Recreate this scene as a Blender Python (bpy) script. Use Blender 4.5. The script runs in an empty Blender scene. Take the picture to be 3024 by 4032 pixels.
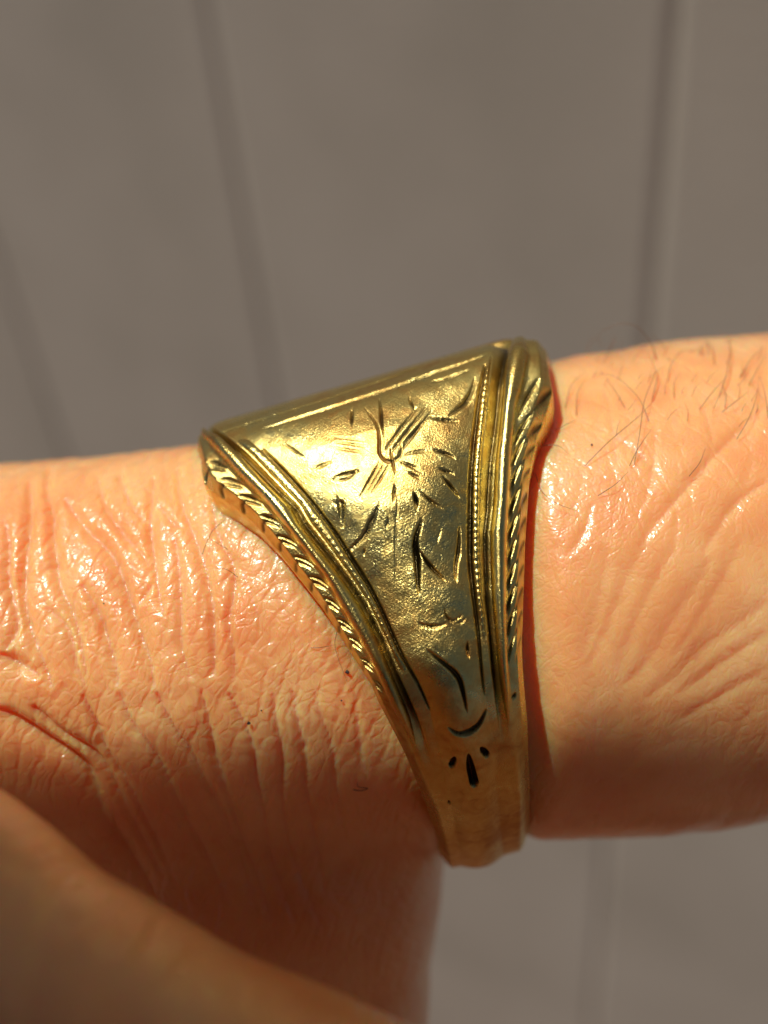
import bpy, math, random
import numpy as np
from mathutils import Matrix, Vector

# ------------------------------------------------------------------ units
# 1 Blender unit = 1 cm.  Everything on the hand is modelled in a "hand frame"
# (x along the finger, y across it, z out of its side) that is then tilted into the world.
scene = bpy.context.scene
scene.unit_settings.scale_length = 0.01
rng = np.random.default_rng(7)
random.seed(7)
CAMD = 4.0
g = np.array([567.0, -5075.0, -4000.0]); g /= np.linalg.norm(g)
Zw = -g
f = np.array([0, 0, -1.0]); Yw = f - Zw * f.dot(Zw); Yw /= np.linalg.norm(Yw)
Xw = np.cross(Yw, Zw)
R3 = np.stack([Xw, Yw, Zw])                       # hand frame -> world
M = Matrix([list(R3[0]) + [0], list(R3[1]) + [0], list(R3[2]) + [0], [0, 0, 0, 1]])

# ------------------------------------------------------------------ camera
cam = bpy.data.cameras.new('camera')
camo = bpy.data.objects.new('camera', cam)
scene.collection.objects.link(camo)
camo.matrix_world = M @ Matrix.Translation((0, 0, CAMD))
cam.sensor_fit = 'HORIZONTAL'; cam.sensor_width = 24.0; cam.lens = 24.0 * 4000 / 3024
cam.clip_start = 0.05; cam.clip_end = 2000
cam.dof.use_dof = True; cam.dof.focus_distance = 4.14; cam.dof.aperture_fstop = 0.21
scene.camera = camo

# ------------------------------------------------------------------ sky, sun, exposure
SUN = np.array([-0.38, 0.71, 0.60]); SUN /= np.linalg.norm(SUN)
Lw = R3 @ SUN
elev = math.asin(Lw[2]); azim = math.atan2(Lw[0], Lw[1])
world = bpy.data.worlds.new('World'); scene.world = world; world.use_nodes = True
wn = world.node_tree.nodes; wl = world.node_tree.links
bg = wn.get('Background') or wn.new('ShaderNodeBackground')
out = wn.get('World Output') or wn.new('ShaderNodeOutputWorld')
wl.new(bg.outputs[0], out.inputs[0])
sky = wn.new('ShaderNodeTexSky'); sky.sky_type = 'NISHITA'; sky.sun_disc = False
sky.air_density = 0.5; sky.dust_density = 0.4; sky.sun_elevation = elev; sky.sun_rotation = azim
wl.new(sky.outputs[0], bg.inputs[0]); bg.inputs[1].default_value = 0.05
sl = bpy.data.lights.new('sun', 'SUN'); sl.energy = 5.0; sl.angle = math.radians(0.9); sl.color = (1, 0.94, 0.85)
so = bpy.data.objects.new('sun', sl); scene.collection.objects.link(so)
so.rotation_euler = Vector(Lw).to_track_quat('Z', 'Y').to_euler()
so.location = Vector(Lw) * 60
scene.view_settings.view_transform = 'Standard'; scene.view_settings.look = 'None'
scene.view_settings.exposure = -0.12; scene.view_settings.gamma = 1.0
scene.view_settings.use_curve_mapping = False
scene.render.resolution_x = 768; scene.render.resolution_y = 1024

# ------------------------------------------------------------------ helpers
def link(name, me, mat=None, parent=None, world=True):
    o = bpy.data.objects.new(name, me); scene.collection.objects.link(o)
    if mat: me.materials.append(mat)
    if parent: o.parent = parent
    elif world: o.matrix_world = M
    return o

def tag(o, label, cat, group=None):
    o['label'] = label; o['category'] = cat
    if group: o['group'] = group

def mesh(name, v, faces, smooth=True):
    me = bpy.data.meshes.new(name)
    v = np.ascontiguousarray(v, dtype=np.float32); fa = np.ascontiguousarray(faces, dtype=np.int32)
    k = fa.shape[1]
    me.vertices.add(len(v)); me.vertices.foreach_set('co', v.ravel())
    me.loops.add(fa.size); me.loops.foreach_set('vertex_index', fa.ravel())
    me.polygons.add(len(fa)); me.polygons.foreach_set('loop_start', np.arange(0, fa.size, k, dtype=np.int32))
    me.polygons.foreach_set('use_smooth', np.full(len(fa), smooth))
    me.update(calc_edges=True); me.validate()
    return me

def grid_faces(nr, nc, wrap_r=False, wrap_c=False):
    r = np.arange(nr if wrap_r else nr - 1); c = np.arange(nc if wrap_c else nc - 1)
    R, C = np.meshgrid(r, c, indexing='ij'); R2 = (R + 1) % nr; C2 = (C + 1) % nc
    return np.stack([R * nc + C, R * nc + C2, R2 * nc + C2, R2 * nc + C], -1).reshape(-1, 4)

def fade(a, b, x):
    t = np.clip((x - a) / (b - a), 0, 1); return t * t * (3 - 2 * t)

def vnoise(x, y, seed=0):                           # smooth 2-D value noise, -1..1
    r = np.random.default_rng(seed); T = r.uniform(-1, 1, (256, 256))
    xi = np.floor(x).astype(int); yi = np.floor(y).astype(int)
    fx = x - xi; fy = y - yi; fx = fx * fx * (3 - 2 * fx); fy = fy * fy * (3 - 2 * fy)
    a = T[xi & 255, yi & 255]; b = T[(xi + 1) & 255, yi & 255]; c = T[xi & 255, (yi + 1) & 255]; d = T[(xi + 1) & 255, (yi + 1) & 255]
    return (a * (1 - fx) + b * fx) * (1 - fy) + (c * (1 - fx) + d * fx) * fy

def voro_edge(x, y, seed=0, jit=0.85):              # F2-F1 of a jittered Voronoi: 0 on the cell borders
    r = np.random.default_rng(seed); JX = r.uniform(-jit / 2, jit / 2, (128, 128)); JY = r.uniform(-jit / 2, jit / 2, (128, 128))
    xi = np.floor(x).astype(int); yi = np.floor(y).astype(int)
    f1 = np.full(x.shape, 9.0); f2 = np.full(x.shape, 9.0)
    for dx in (-1, 0, 1):
        for dy in (-1, 0, 1):
            cx = xi + dx; cy = yi + dy
            px = cx + 0.5 + JX[cx & 127, cy & 127]; py = cy + 0.5 + JY[cx & 127, cy & 127]
            d = np.hypot(x - px, y - py)
            f2 = np.minimum(f2, np.maximum(f1, d)); f1 = np.minimum(f1, d)
    return f2 - f1

class Field:                                        # a height map over a flat patch of a surface
    def __init__(s, x0, x1, y0, y1, res):
        s.x0, s.y0, s.res = x0, y0, res
        s.nx = int((x1 - x0) / res); s.ny = int((y1 - y0) / res)
        s.X, s.Y = np.meshgrid(x0 + np.arange(s.nx) * res, y0 + np.arange(s.ny) * res, indexing='ij')
        s.H = np.zeros((s.nx, s.ny))
    def stroke(s, pts, width, depth, taper=(1, 1), prof='v', lip=0.0):
        """cut a groove along a polyline; width/depth at the middle, taper = share of width left at start, end"""
        P = np.asarray(pts, float)
        if len(P) > 2:                              # round the polyline
            for _ in range(2):
                Q = [P[0]]
                for a, b in zip(P[:-1], P[1:]): Q += [a * .75 + b * .25, a * .25 + b * .75]
                P = np.array(Q + [P[-1]])
        L = np.r_[0, np.cumsum(np.hypot(*np.diff(P, axis=0).T))]; T = L[-1] + 1e-9
        pad = width * 2.2
        i0 = max(int((P[:, 0].min() - pad - s.x0) / s.res), 0); i1 = min(int((P[:, 0].max() + pad - s.x0) / s.res) + 2, s.nx)
        j0 = max(int((P[:, 1].min() - pad - s.y0) / s.res), 0); j1 = min(int((P[:, 1].max() + pad - s.y0) / s.res) + 2, s.ny)
        if i1 <= i0 or j1 <= j0: return
        X = s.X[i0:i1, j0:j1]; Y = s.Y[i0:i1, j0:j1]
        best = np.full(X.shape, 1e9); tt = np.zeros(X.shape); sg = np.zeros(X.shape)
        for k in range(len(P) - 1):
            a = P[k]; d = P[k + 1] - a; l2 = d @ d + 1e-12
            u = np.clip(((X - a[0]) * d[0] + (Y - a[1]) * d[1]) / l2, 0, 1)
            ex = X - a[0] - u * d[0]; ey = Y - a[1] - u * d[1]
            q = np.hypot(ex, ey); m = q < best
            best[m] = q[m]; tt[m] = ((L[k] + u * math.sqrt(l2)) / T)[m]; sg[m] = (d[0] * ey - d[1] * ex)[m]
        tp = np.where(tt < .5, taper[0] + (1 - taper[0]) * np.sqrt(np.clip(tt * 2, 0, 1)), taper[1] + (1 - taper[1]) * np.sqrt(np.clip(2 - tt * 2, 0, 1)))
        w = width * 0.5 * np.maximum(tp, 1e-3)
        if prof == 'v': h = -depth * tp * np.clip(1 - best / w, 0, 1) ** 0.8
        elif prof == 'asym':                        # graver cut: steep on one side, long slope on the other
            ww = np.where(sg > 0, w * 1.7, w * 0.5); h = -depth * tp * np.clip(1 - best / ww, 0, 1)
        else: h = -depth * tp * np.exp(-(best / w) ** 1.15)
        if lip: h = h + lip * np.exp(-((best - w * 1.25) / (w * .35)) ** 2) * tp
        s.H[i0:i1, j0:j1] = np.where(h < 0, np.minimum(s.H[i0:i1, j0:j1], h), s.H[i0:i1, j0:j1] + np.maximum(h, 0))
    def sample(s, x, y):
        fx = np.clip((x - s.x0) / s.res, 0, s.nx - 1.001); fy = np.clip((y - s.y0) / s.res, 0, s.ny - 1.001)
        i = fx.astype(int); j = fy.astype(int); u = fx - i; v = fy - j
        H = s.H
        return (H[i, j] * (1 - u) + H[i + 1, j] * u) * (1 - v) + (H[i, j + 1] * (1 - u) + H[i + 1, j + 1] * u) * v

# traced measurements come from enlarged views of the photograph: (x0, y0, scale)
ZV = {0: (0, 0, 1), 1: (700, 1250, 2.074), 2: (1400, 1280, 1.952), 3: (900, 1900, 2.074), 4: (1400, 2000, 2.074),
      5: (1500, 2650, 2.212), 6: (2050, 1200, 1.703), 7: (0, 1700, 1.659), 8: (0, 2700, 0.9217), 9: (2000, 2100, 1.62)}
def view(z, pts):
    x0, y0, s = ZV[z]; p = np.asarray(pts, float).reshape(-1, 2)
    return np.stack([x0 + p[:, 0] / s, y0 + p[:, 1] / s], 1)
def img(p):                                         # photo px -> slope from the optical axis x CAMD
    return np.stack([(p[:, 0] - 1512) / 1000, (2016 - p[:, 1]) / 1000], 1)

# ------------------------------------------------------------------ materials
def mat(name):
    m = bpy.data.materials.new(name); m.use_nodes = True
    nt = m.node_tree; b = nt.nodes.get('Principled BSDF')
    return m, nt, b
def node(nt, t, **k):
    n = nt.nodes.new(t)
    for a, b in k.items(): setattr(n, a, b)
    return n
def ramp(nt, stops):
    r = node(nt, 'ShaderNodeValToRGB'); e = r.color_ramp.elements
    e[0].position, e[0].color = stops[0][0], (*stops[0][1], 1); e[1].position, e[1].color = stops[-1][0], (*stops[-1][1], 1)
    for p, c in stops[1:-1]:
        x = e.new(p); x.color = (*c, 1)
    return r

def skin_material():
    m, nt, b = mat('skin'); L = nt.links.new
    tc = node(nt, 'ShaderNodeTexCoord'); ob = tc.outputs['Object']
    n1 = node(nt, 'ShaderNodeTexNoise'); n1.inputs['Scale'].default_value = 2.6; n1.inputs['Detail'].default_value = 6
    L(ob, n1.inputs['Vector'])
    r = ramp(nt, [(.30, (.75, .315, .115)), (.5, (.79, .395, .155)), (.70, (.83, .48, .21))]); L(n1.outputs[0], r.inputs[0])
    L(r.outputs[0], b.inputs['Base Color'])
    b.inputs['Subsurface Weight'].default_value = 1.0
    b.inputs['Subsurface Radius'].default_value = (1.0, 0.20, 0.06)
    b.inputs['Subsurface Scale'].default_value = 0.27
    b.inputs['Roughness'].default_value = 0.42; b.inputs['IOR'].default_value = 1.42
    # skin lines: stretched cells following the folds on either side of the ring, a finer cross net, and grain
    nd = node(nt, 'ShaderNodeTexNoise'); nd.inputs['Scale'].default_value = 5; nd.inputs['Detail'].default_value = 2; L(ob, nd.inputs['Vector'])
    wv = node(nt, 'ShaderNodeVectorMath', operation='MULTIPLY_ADD'); L(nd.outputs['Color'], wv.inputs[0]); wv.inputs[1].default_value = (.10, .10, .10); L(ob, wv.inputs[2])
    sp = node(nt, 'ShaderNodeSeparateXYZ'); L(wv.outputs[0], sp.inputs[0])
    yz = node(nt, 'ShaderNodeMath', operation='MULTIPLY_ADD'); L(sp.outputs[2], yz.inputs[0]); yz.inputs[1].default_value = -.5; L(sp.outputs[1], yz.inputs[2])
    flat = node(nt, 'ShaderNodeCombineXYZ'); L(sp.outputs[0], flat.inputs[0]); L(yz.outputs[0], flat.inputs[1])
    def net(rot, scale, lo, hi):
        a = node(nt, 'ShaderNodeMapping'); a.inputs['Rotation'].default_value = (0, 0, rot); L(flat.outputs[0], a.inputs[0])
        c = node(nt, 'ShaderNodeMapping'); c.inputs['Scale'].default_value = scale; L(a.outputs[0], c.inputs[0])
        v = node(nt, 'ShaderNodeTexVoronoi', feature='DISTANCE_TO_EDGE', voronoi_dimensions='2D'); v.inputs['Scale'].default_value = 1; v.inputs['Randomness'].default_value = 1; L(c.outputs[0], v.inputs['Vector'])
        q = node(nt, 'ShaderNodeMapRange', interpolation_type='SMOOTHSTEP'); q.inputs[1].default_value = lo; q.inputs[2].default_value = hi; L(v.outputs[0], q.inputs[0])
        return q.outputs[0]
    sx = node(nt, 'ShaderNodeSeparateXYZ'); L(ob, sx.inputs[0])
    side = node(nt, 'ShaderNodeMapRange', interpolation_type='SMOOTHSTEP'); side.inputs[1].default_value = -.2; side.inputs[2].default_value = .6; L(sx.outputs[0], side.inputs[0])
    lf = net(.34, (11.5, 3.4, 6), 0, .20); rf = net(-.42, (8, 3, 5), 0, .14)
    mixf = node(nt, 'ShaderNodeMix'); L(side.outputs[0], mixf.inputs[0]); L(lf, mixf.inputs[2]); L(rf, mixf.inputs[3])
    fine = net(.75, (24, 15, 20), 0, .22); fine2 = net(-.4, (46, 34, 40), 0, .3)
    gr = node(nt, 'ShaderNodeTexNoise'); gr.inputs['Scale'].default_value = 62; gr.inputs['Detail'].default_value = 4; gr.inputs['Roughness'].default_value = .6; L(ob, gr.inputs['Vector'])
    lw = node(nt, 'ShaderNodeMapRange'); L(side.outputs[0], lw.inputs[0]); lw.inputs[3].default_value = 1.0; lw.inputs[4].default_value = .42
    def madd(a, k, c):
        n = node(nt, 'ShaderNodeMath', operation='MULTIPLY_ADD'); L(a, n.inputs[0])
        if isinstance(k, float): n.inputs[1].default_value = k
        else: L(k, n.inputs[1])
        if isinstance(c, float): n.inputs[2].default_value = c
        else: L(c, n.inputs[2])
        return n.outputs[0]
    h = madd(fine, .45, madd(mixf.outputs[0], 1.0, 0.0)); h = madd(h, lw.outputs[0], 0.0); h = madd(fine2, .16, h); h = madd(gr.outputs[0], .30, h)
    bp = node(nt, 'ShaderNodeBump'); bp.inputs['Strength'].default_value = 1.0; bp.inputs['Distance'].default_value = 0.0037
    L(h, bp.inputs['Height']); L(bp.outputs[0], b.inputs['Normal'])
    b.inputs['Coat Weight'].default_value = 0.75; b.inputs['Coat Roughness'].default_value = 0.13; b.inputs['Coat IOR'].default_value = 1.42
    L(bp.outputs[0], b.inputs['Coat Normal'])
    return m

def gold_material(name, rough=.27, scratch=1.0):
    m, nt, b = mat(name); L = nt.links.new
    tc = node(nt, 'ShaderNodeTexCoord')
    n1 = node(nt, 'ShaderNodeTexNoise'); n1.inputs['Scale'].default_value = 3.0; n1.inputs['Detail'].default_value = 6
    L(tc.outputs['Object'], n1.inputs['Vector'])
    nm = node(nt, 'ShaderNodeTexNoise'); nm.inputs['Scale'].default_value = 16; nm.inputs['Detail'].default_value = 5; nm.inputs['Distortion'].default_value = 1.0; L(tc.outputs['Object'], nm.inputs['Vector'])
    mxn = node(nt, 'ShaderNodeMix'); mxn.inputs[0].default_value = .42; L(n1.outputs[0], mxn.inputs[2]); L(nm.outputs[0], mxn.inputs[3])
    r = ramp(nt, [(.36, (.53, .31, .085)), (.44, (.65, .46, .135)), (.53, (.72, .57, .185)), (.61, (.77, .66, .25))]); L(mxn.outputs[0], r.inputs[0])
    ta = node(nt, 'ShaderNodeAttribute', attribute_name='tarnish_shade')  # tarnish of the cuts plus shade painted into grooves and scoops
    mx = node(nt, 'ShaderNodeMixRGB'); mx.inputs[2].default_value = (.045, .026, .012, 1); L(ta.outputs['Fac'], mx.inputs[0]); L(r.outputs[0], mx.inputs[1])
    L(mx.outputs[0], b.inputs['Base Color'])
    b.inputs['Metallic'].default_value = 1.0
    rr = node(nt, 'ShaderNodeMapRange'); L(mxn.outputs[0], rr.inputs[0]); rr.inputs[1].default_value = .3; rr.inputs[2].default_value = .7
    rr.inputs[3].default_value = rough + .10; rr.inputs[4].default_value = rough - .09
    L(rr.outputs[0], b.inputs['Roughness'])
    # criss-cross wear scratches and fine grain
    hs = []
    for ang, sc in ((.5, 190), (-.7, 230), (1.25, 160)):
        mr = node(nt, 'ShaderNodeMapping'); mr.inputs['Rotation'].default_value = (0, 0, ang); L(tc.outputs['Object'], mr.inputs[0])
        ms = node(nt, 'ShaderNodeMapping'); ms.inputs['Scale'].default_value = (sc, 14, 14); L(mr.outputs[0], ms.inputs[0])
        nn = node(nt, 'ShaderNodeTexNoise'); nn.inputs['Scale'].default_value = 1; nn.inputs['Detail'].default_value = 2; L(ms.outputs[0], nn.inputs['Vector'])
        hs.append(nn.outputs[0])
    ng = node(nt, 'ShaderNodeTexNoise'); ng.inputs['Scale'].default_value = 170; ng.inputs['Detail'].default_value = 3; L(tc.outputs['Object'], ng.inputs['Vector'])
    acc = ng.outputs[0]
    for h in hs:
        a = node(nt, 'ShaderNodeMath', operation='MULTIPLY_ADD'); L(h, a.inputs[0]); a.inputs[1].default_value = .4; L(acc, a.inputs[2]); acc = a.outputs[0]
    bp = node(nt, 'ShaderNodeBump'); bp.inputs['Strength'].default_value = 0.55 * scratch; bp.inputs['Distance'].default_value = 0.004
    L(acc, bp.inputs['Height']); L(bp.outputs[0], b.inputs['Normal'])
    return m

def plain(name, col, rough=.5, spec=.5):
    m, nt, b = mat(name); L = nt.links.new
    tc = node(nt, 'ShaderNodeTexCoord'); n = node(nt, 'ShaderNodeTexNoise'); n.inputs['Scale'].default_value = 40; L(tc.outputs['Object'], n.inputs['Vector'])
    r = ramp(nt, [(.3, tuple(c * .8 for c in col)), (.7, tuple(min(1, c * 1.15) for c in col))]); L(n.outputs[0], r.inputs[0])
    L(r.outputs[0], b.inputs['Base Color']); b.inputs['Roughness'].default_value = rough; b.inputs['Specular IOR Level'].default_value = spec
    return m

def paint_material():
    m, nt, b = mat('board_paint'); L = nt.links.new
    tc = node(nt, 'ShaderNodeTexCoord'); n = node(nt, 'ShaderNodeTexNoise'); n.inputs['Scale'].default_value = .16; n.inputs['Detail'].default_value = 5
    L(tc.outputs['Object'], n.inputs['Vector'])
    r = ramp(nt, [(.25, (.40, .372, .30)), (.5, (.47, .435, .355)), (.75, (.52, .485, .40))]); L(n.outputs[0], r.inputs[0]); L(r.outputs[0], b.inputs['Base Color'])
    n2 = node(nt, 'ShaderNodeTexNoise'); n2.inputs['Scale'].default_value = 6; L(tc.outputs['Object'], n2.inputs['Vector'])
    bp = node(nt, 'ShaderNodeBump'); bp.inputs['Strength'].default_value = .15; bp.inputs['Distance'].default_value = .05
    L(n2.outputs[0], bp.inputs['Height']); L(bp.outputs[0], b.inputs['Normal'])
    b.inputs['Roughness'].default_value = .55
    return m

SKIN = skin_material(); GOLD = gold_material('worn_gold', .30); GOLD2 = gold_material('polished_gold', .25, .8)
PAINT = paint_material(); HAIR = plain('hair', (.20, .095, .045), .3); SPECK = plain('grit', (.03, .02, .015), .8)

# ------------------------------------------------------------------ wall of vertical boards
m_w = -0.73
Dw = 20.0
camw = R3 @ np.array([0, 0, CAMD])
wall = bpy.data.objects.new('board_wall', None); scene.collection.objects.link(wall)
wdir = np.array([1, m_w, 0]) / math.hypot(1, m_w); wnrm = np.array([m_w, -1, 0]) / math.hypot(1, m_w)
wall.location = Vector((camw[0], camw[1] + Dw, camw[2] - 45))
wall.rotation_euler = (0, 0, math.atan2(wdir[1], wdir[0]))
tag(wall, 'pale grey painted wall of vertical boards, out of focus behind the finger', 'wall')
BW = 0.463 * Dw; x2 = -.116 * Dw * math.hypot(1, m_w)
def board_mesh(w, h, th, ch):
    pf = [(-w / 2 + .01, th), (-w / 2 + .01, ch * .28), (-w / 2 + ch * .25, ch * .17), (-w / 2 + ch * .7, 0), (w / 2 - ch * .7, 0), (w / 2 - ch * .25, ch * .17), (w / 2 - .01, ch * .28), (w / 2 - .01, th)]
    v = [(x, y, z) for z in (0, h) for x, y in pf]; n = len(pf)
    f = [(i, (i + 1) % n, n + (i + 1) % n, n + i) for i in range(n)]
    me = bpy.data.meshes.new('board'); me.from_pydata(v, [], f + [tuple(range(n))[::-1], tuple(range(n, 2 * n))]); me.materials.append(PAINT); return me
bme = board_mesh(BW, 75, 1.2, .30)
for k in range(-4, 4):
    o = bpy.data.objects.new('board', bme); scene.collection.objects.link(o); o.parent = wall
    o.location = (x2 + BW * (k + .5), 0, 0)
# backing behind the joints
bb = bpy.data.meshes.new('backing'); a0, a1 = x2 - 4.4 * BW, x2 + 4.4 * BW
bb.from_pydata([(a0, .7, 0), (a1, .7, 0), (a1, .7, 75), (a0, .7, 75), (a0, 1.0, 0), (a1, 1.0, 0), (a1, 1.0, 75), (a0, 1.0, 75)], [],
               [(0, 1, 2, 3), (7, 6, 5, 4), (0, 4, 5, 1), (3, 2, 6, 7), (0, 3, 7, 4), (1, 5, 6, 2)]); bb.materials.append(PAINT)
o = bpy.data.objects.new('backing', bb); scene.collection.objects.link(o); o.parent = wall

# ground far below, out of view: brown earth that the metal mirrors
gm = bpy.data.meshes.new('ground'); zg = float(camw[2] - 45.05)
gm.from_pydata([(-600, -600, zg), (600, -600, zg), (600, 600, zg), (-600, 600, zg)], [], [(0, 1, 2, 3)])
go = link('ground', gm, plain('earth', (.10, .032, .009), .8), None, False); go['kind'] = 'structure'

# ------------------------------------------------------------------ ring frame and outline
TILT = math.radians(13.6)
ra = np.array([math.cos(TILT), math.sin(TILT)]); rt = np.array([-math.sin(TILT), math.cos(TILT)])
def sh(z, pts):
    p = img(view(z, pts)); return np.stack([p @ ra, p @ rt], 1)
def line_fn(p):
    i = np.argsort(p[:, 1]); hh, ss = p[i, 1], p[i, 0]
    return lambda h: np.interp(h, hh, ss)
B_outR = line_fn(sh(0, [(2178, 1500), (2160, 1560), (2117, 1664), (2088, 1843), (2073, 2130), (2068, 2290), (2064, 2530), (2070, 2650), (2088, 2876), (2101, 3147), (2098, 3280), (2085, 3400)]))
B_bandR = line_fn(sh(0, [(2090, 1430), (2071, 1510), (2033, 1613), (2017, 1767), (2010, 1920), (2000, 2100), (1998, 2193), (1995, 2434), (2000, 2603), (2012, 2768), (2020, 2853), (2038, 3012), (2050, 3147), (2052, 3296), (2050, 3400)]))
B_grvR = line_fn(sh(0, [(2015, 1382), (1979, 1526), (1958, 1664), (1940, 1818), (1931, 1997), (1919, 2096), (1921, 2193), (1926, 2338), (1935, 2434), (1952, 2627), (1985, 2900), (2015, 3250), (2020, 3400)]))
B_beadoR = line_fn(sh(0, [(1952, 1440), (1940, 1500), (1922, 1613), (1905, 1741), (1894, 1895), (1891, 2130), (1894, 2217), (1901, 2362), (1913, 2429), (1935, 2650), (1970, 2900), (2000, 3400)]))
B_lineR = line_fn(sh(0, [(1935, 1420), (1920, 1475), (1887, 1587), (1866, 1715), (1853, 1869), (1850, 2130), (1850, 2212), (1863, 2338), (1882, 2482), (1897, 2651), (1904, 2709), (1945, 2950), (1985, 3400)]))
B_outL = line_fn(sh(0, [(766, 1720), (768, 1780), (780, 1848), (806, 1882), (893, 1944), (980, 2021), (1078, 2141), (1262, 2382), (1397, 2599), (1459, 2700), (1500, 2799), (1608, 3012), (1694, 3224), (1735, 3355), (1750, 3430)]))
B_bandL = line_fn(sh(0, [(790, 1690), (859, 1780), (941, 1877), (1038, 1973), (1130, 2085), (1199, 2175), (1276, 2271), (1334, 2382), (1406, 2503), (1469, 2623), (1550, 2800), (1645, 3000), (1725, 3200), (1775, 3400)]))
B_grvL = line_fn(sh(0, [(816, 1674), (893, 1732), (970, 1804), (1062, 1901), (1158, 1997), (1189, 2059), (1286, 2180), (1358, 2276), (1430, 2382), (1503, 2527), (1541, 2623), (1630, 2830), (1715, 3080), (1790, 3420)]))
B_beadoL = line_fn(sh(0, [(850, 1670), (940, 1730), (1010, 1800), (1100, 1900), (1200, 2010), (1325, 2180), (1395, 2276), (1460, 2382), (1530, 2527), (1570, 2623), (1650, 2830), (1735, 3080), (1800, 3420)]))
B_lineL = line_fn(sh(0, [(900, 1660), (970, 1715), (1033, 1771), (1110, 1843), (1201, 1944), (1310, 2083), (1382, 2199), (1445, 2295), (1503, 2406), (1575, 2570), (1647, 2691), (1690, 2786), (1760, 3080), (1815, 3420)]))

# side profile of the ring in its own plane: (z, h), front side only, top -> bottom
RZ, RH = -1.28, -0.60                               # centre of the finger hole
prof = np.array([(-1.28, .595), (-.98, .592), (-.80, .583), (-.66, .580), (-.54, .556), (-.43, .500), (-.315, .405), (-.205, .24), (-.135, .08), (-.09, -.10), (-.055, -.28), (-.02, -.47), (0, -.68), (-.04, -.92), (-.16, -1.17), (-.34, -1.38), (-.58, -1.58), (-.88, -1.74), (-1.28, -1.80)])
def spline(P, n):
    P = np.vstack([2 * P[0] - P[1], P, 2 * P[-1] - P[-2]]); out = []
    seg = len(P) - 3; t = np.linspace(0, seg - 1e-9, n); i = t.astype(int); u = (t - i)[:, None]
    p0, p1, p2, p3 = P[i], P[i + 1], P[i + 2], P[i + 3]
    return .5 * (2 * p1 + (p2 - p0) * u + (2 * p0 - 5 * p1 + 4 * p2 - p3) * u ** 2 + (3 * p1 - p0 - 3 * p2 + p3) * u ** 3)
def resample(P, n):
    L = np.r_[0, np.cumsum(np.hypot(*np.diff(P, axis=0).T))]; t = np.linspace(0, L[-1], n)
    return np.stack([np.interp(t, L, P[:, 0]), np.interp(t, L, P[:, 1])], 1)
FR = resample(spline(prof, 3000), 640)
BK = resample(spline(prof, 3000), 160)[1:-1][::-1].copy(); BK[:, 0] = 2 * RZ - BK[:, 0]
LOOP = np.vstack([FR, BK])                          # closed, seen from +axis
def prof_normals(P):
    d = np.roll(P, -1, 0) - np.roll(P, 1, 0); n = np.stack([-d[:, 1], d[:, 0]], 1); n /= np.linalg.norm(n, axis=1)[:, None] + 1e-12
    c = P - np.array([RZ, RH]); s = np.sign((n * c).sum(1)); return n * s[:, None]
NRM = prof_normals(LOOP)
def top_tilt(sv, h): return (.022 + .045 * sv) * fade(.22, .52, h)      # the table is not quite square to the finger
_pz = FR[::-1, 0]; _pk = 1 / (1 - _pz / CAMD)
_hi = FR[::-1, 1] * _pk                             # image h along the profile (for tracing only)
_h_mono = np.maximum.accumulate(_hi)
def z_at(hi): return np.interp(hi, _h_mono, _pz)
def to_ring(z, pts):                                # photo trace -> true (s, h) on the ring
    q = sh(z, pts); k = 1 - z_at(q[:, 1]) / CAMD; return q * k[:, None]

# ------------------------------------------------------------------ hand: implicit body
AX = np.array([-3.4, -2.6, -2.0, -1.45, -.98, -.4, .2, .7, 1.0, 1.57, 2.1, 3.0, 6.0])
AT = np.array([.02, .18, .235, .285, .33, .47, .60, .735, .81, .90, .945, .98, 1.0])       # top line
AB = np.array([-1.5, -1.6, -1.66, -1.66, -1.66, -1.66, -1.66, -1.66, -1.66, -1.645, -1.56, -1.5, -1.5])  # bottom line
AZ = np.array([-1.30, -1.25, -1.23, -1.20, -1.19, -1.25, -1.30, -1.29, -1.305, -1.35, -1.38, -1.40, -1.40])
def smooth_interp(x, xs, ys):
    return np.interp(x, xs, ys) * .5 + (np.interp(x - .18, xs, ys) + np.interp(x + .18, xs, ys)) * .25
def smin(a, b, k):
    h = np.clip(.5 + .5 * (b - a) / k, 0, 1); return b * (1 - h) + a * h - k * h * (1 - h)
def cone(P, a, b, ra_, rb_):
    a = np.array(a); d = np.array(b) - a; t = np.clip(((P - a) @ d) / (d @ d), 0, 1)
    return np.linalg.norm(P - a - t[:, None] * d, axis=1) - (ra_ + (rb_ - ra_) * t)
def pinch(x, y, z):
    s = x * ra[0] + y * ra[1]; h = x * rt[0] + y * rt[1]
    hw = np.interp(h, [-1.8, -1.0, .6], [.17, .42, .70]); c = np.interp(h, [-1.8, .6], [.11, .04])
    return .070 * (1 - fade(hw - .12, hw + .08, np.where(s > c, s - c, (c - s) + .10)))
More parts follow.
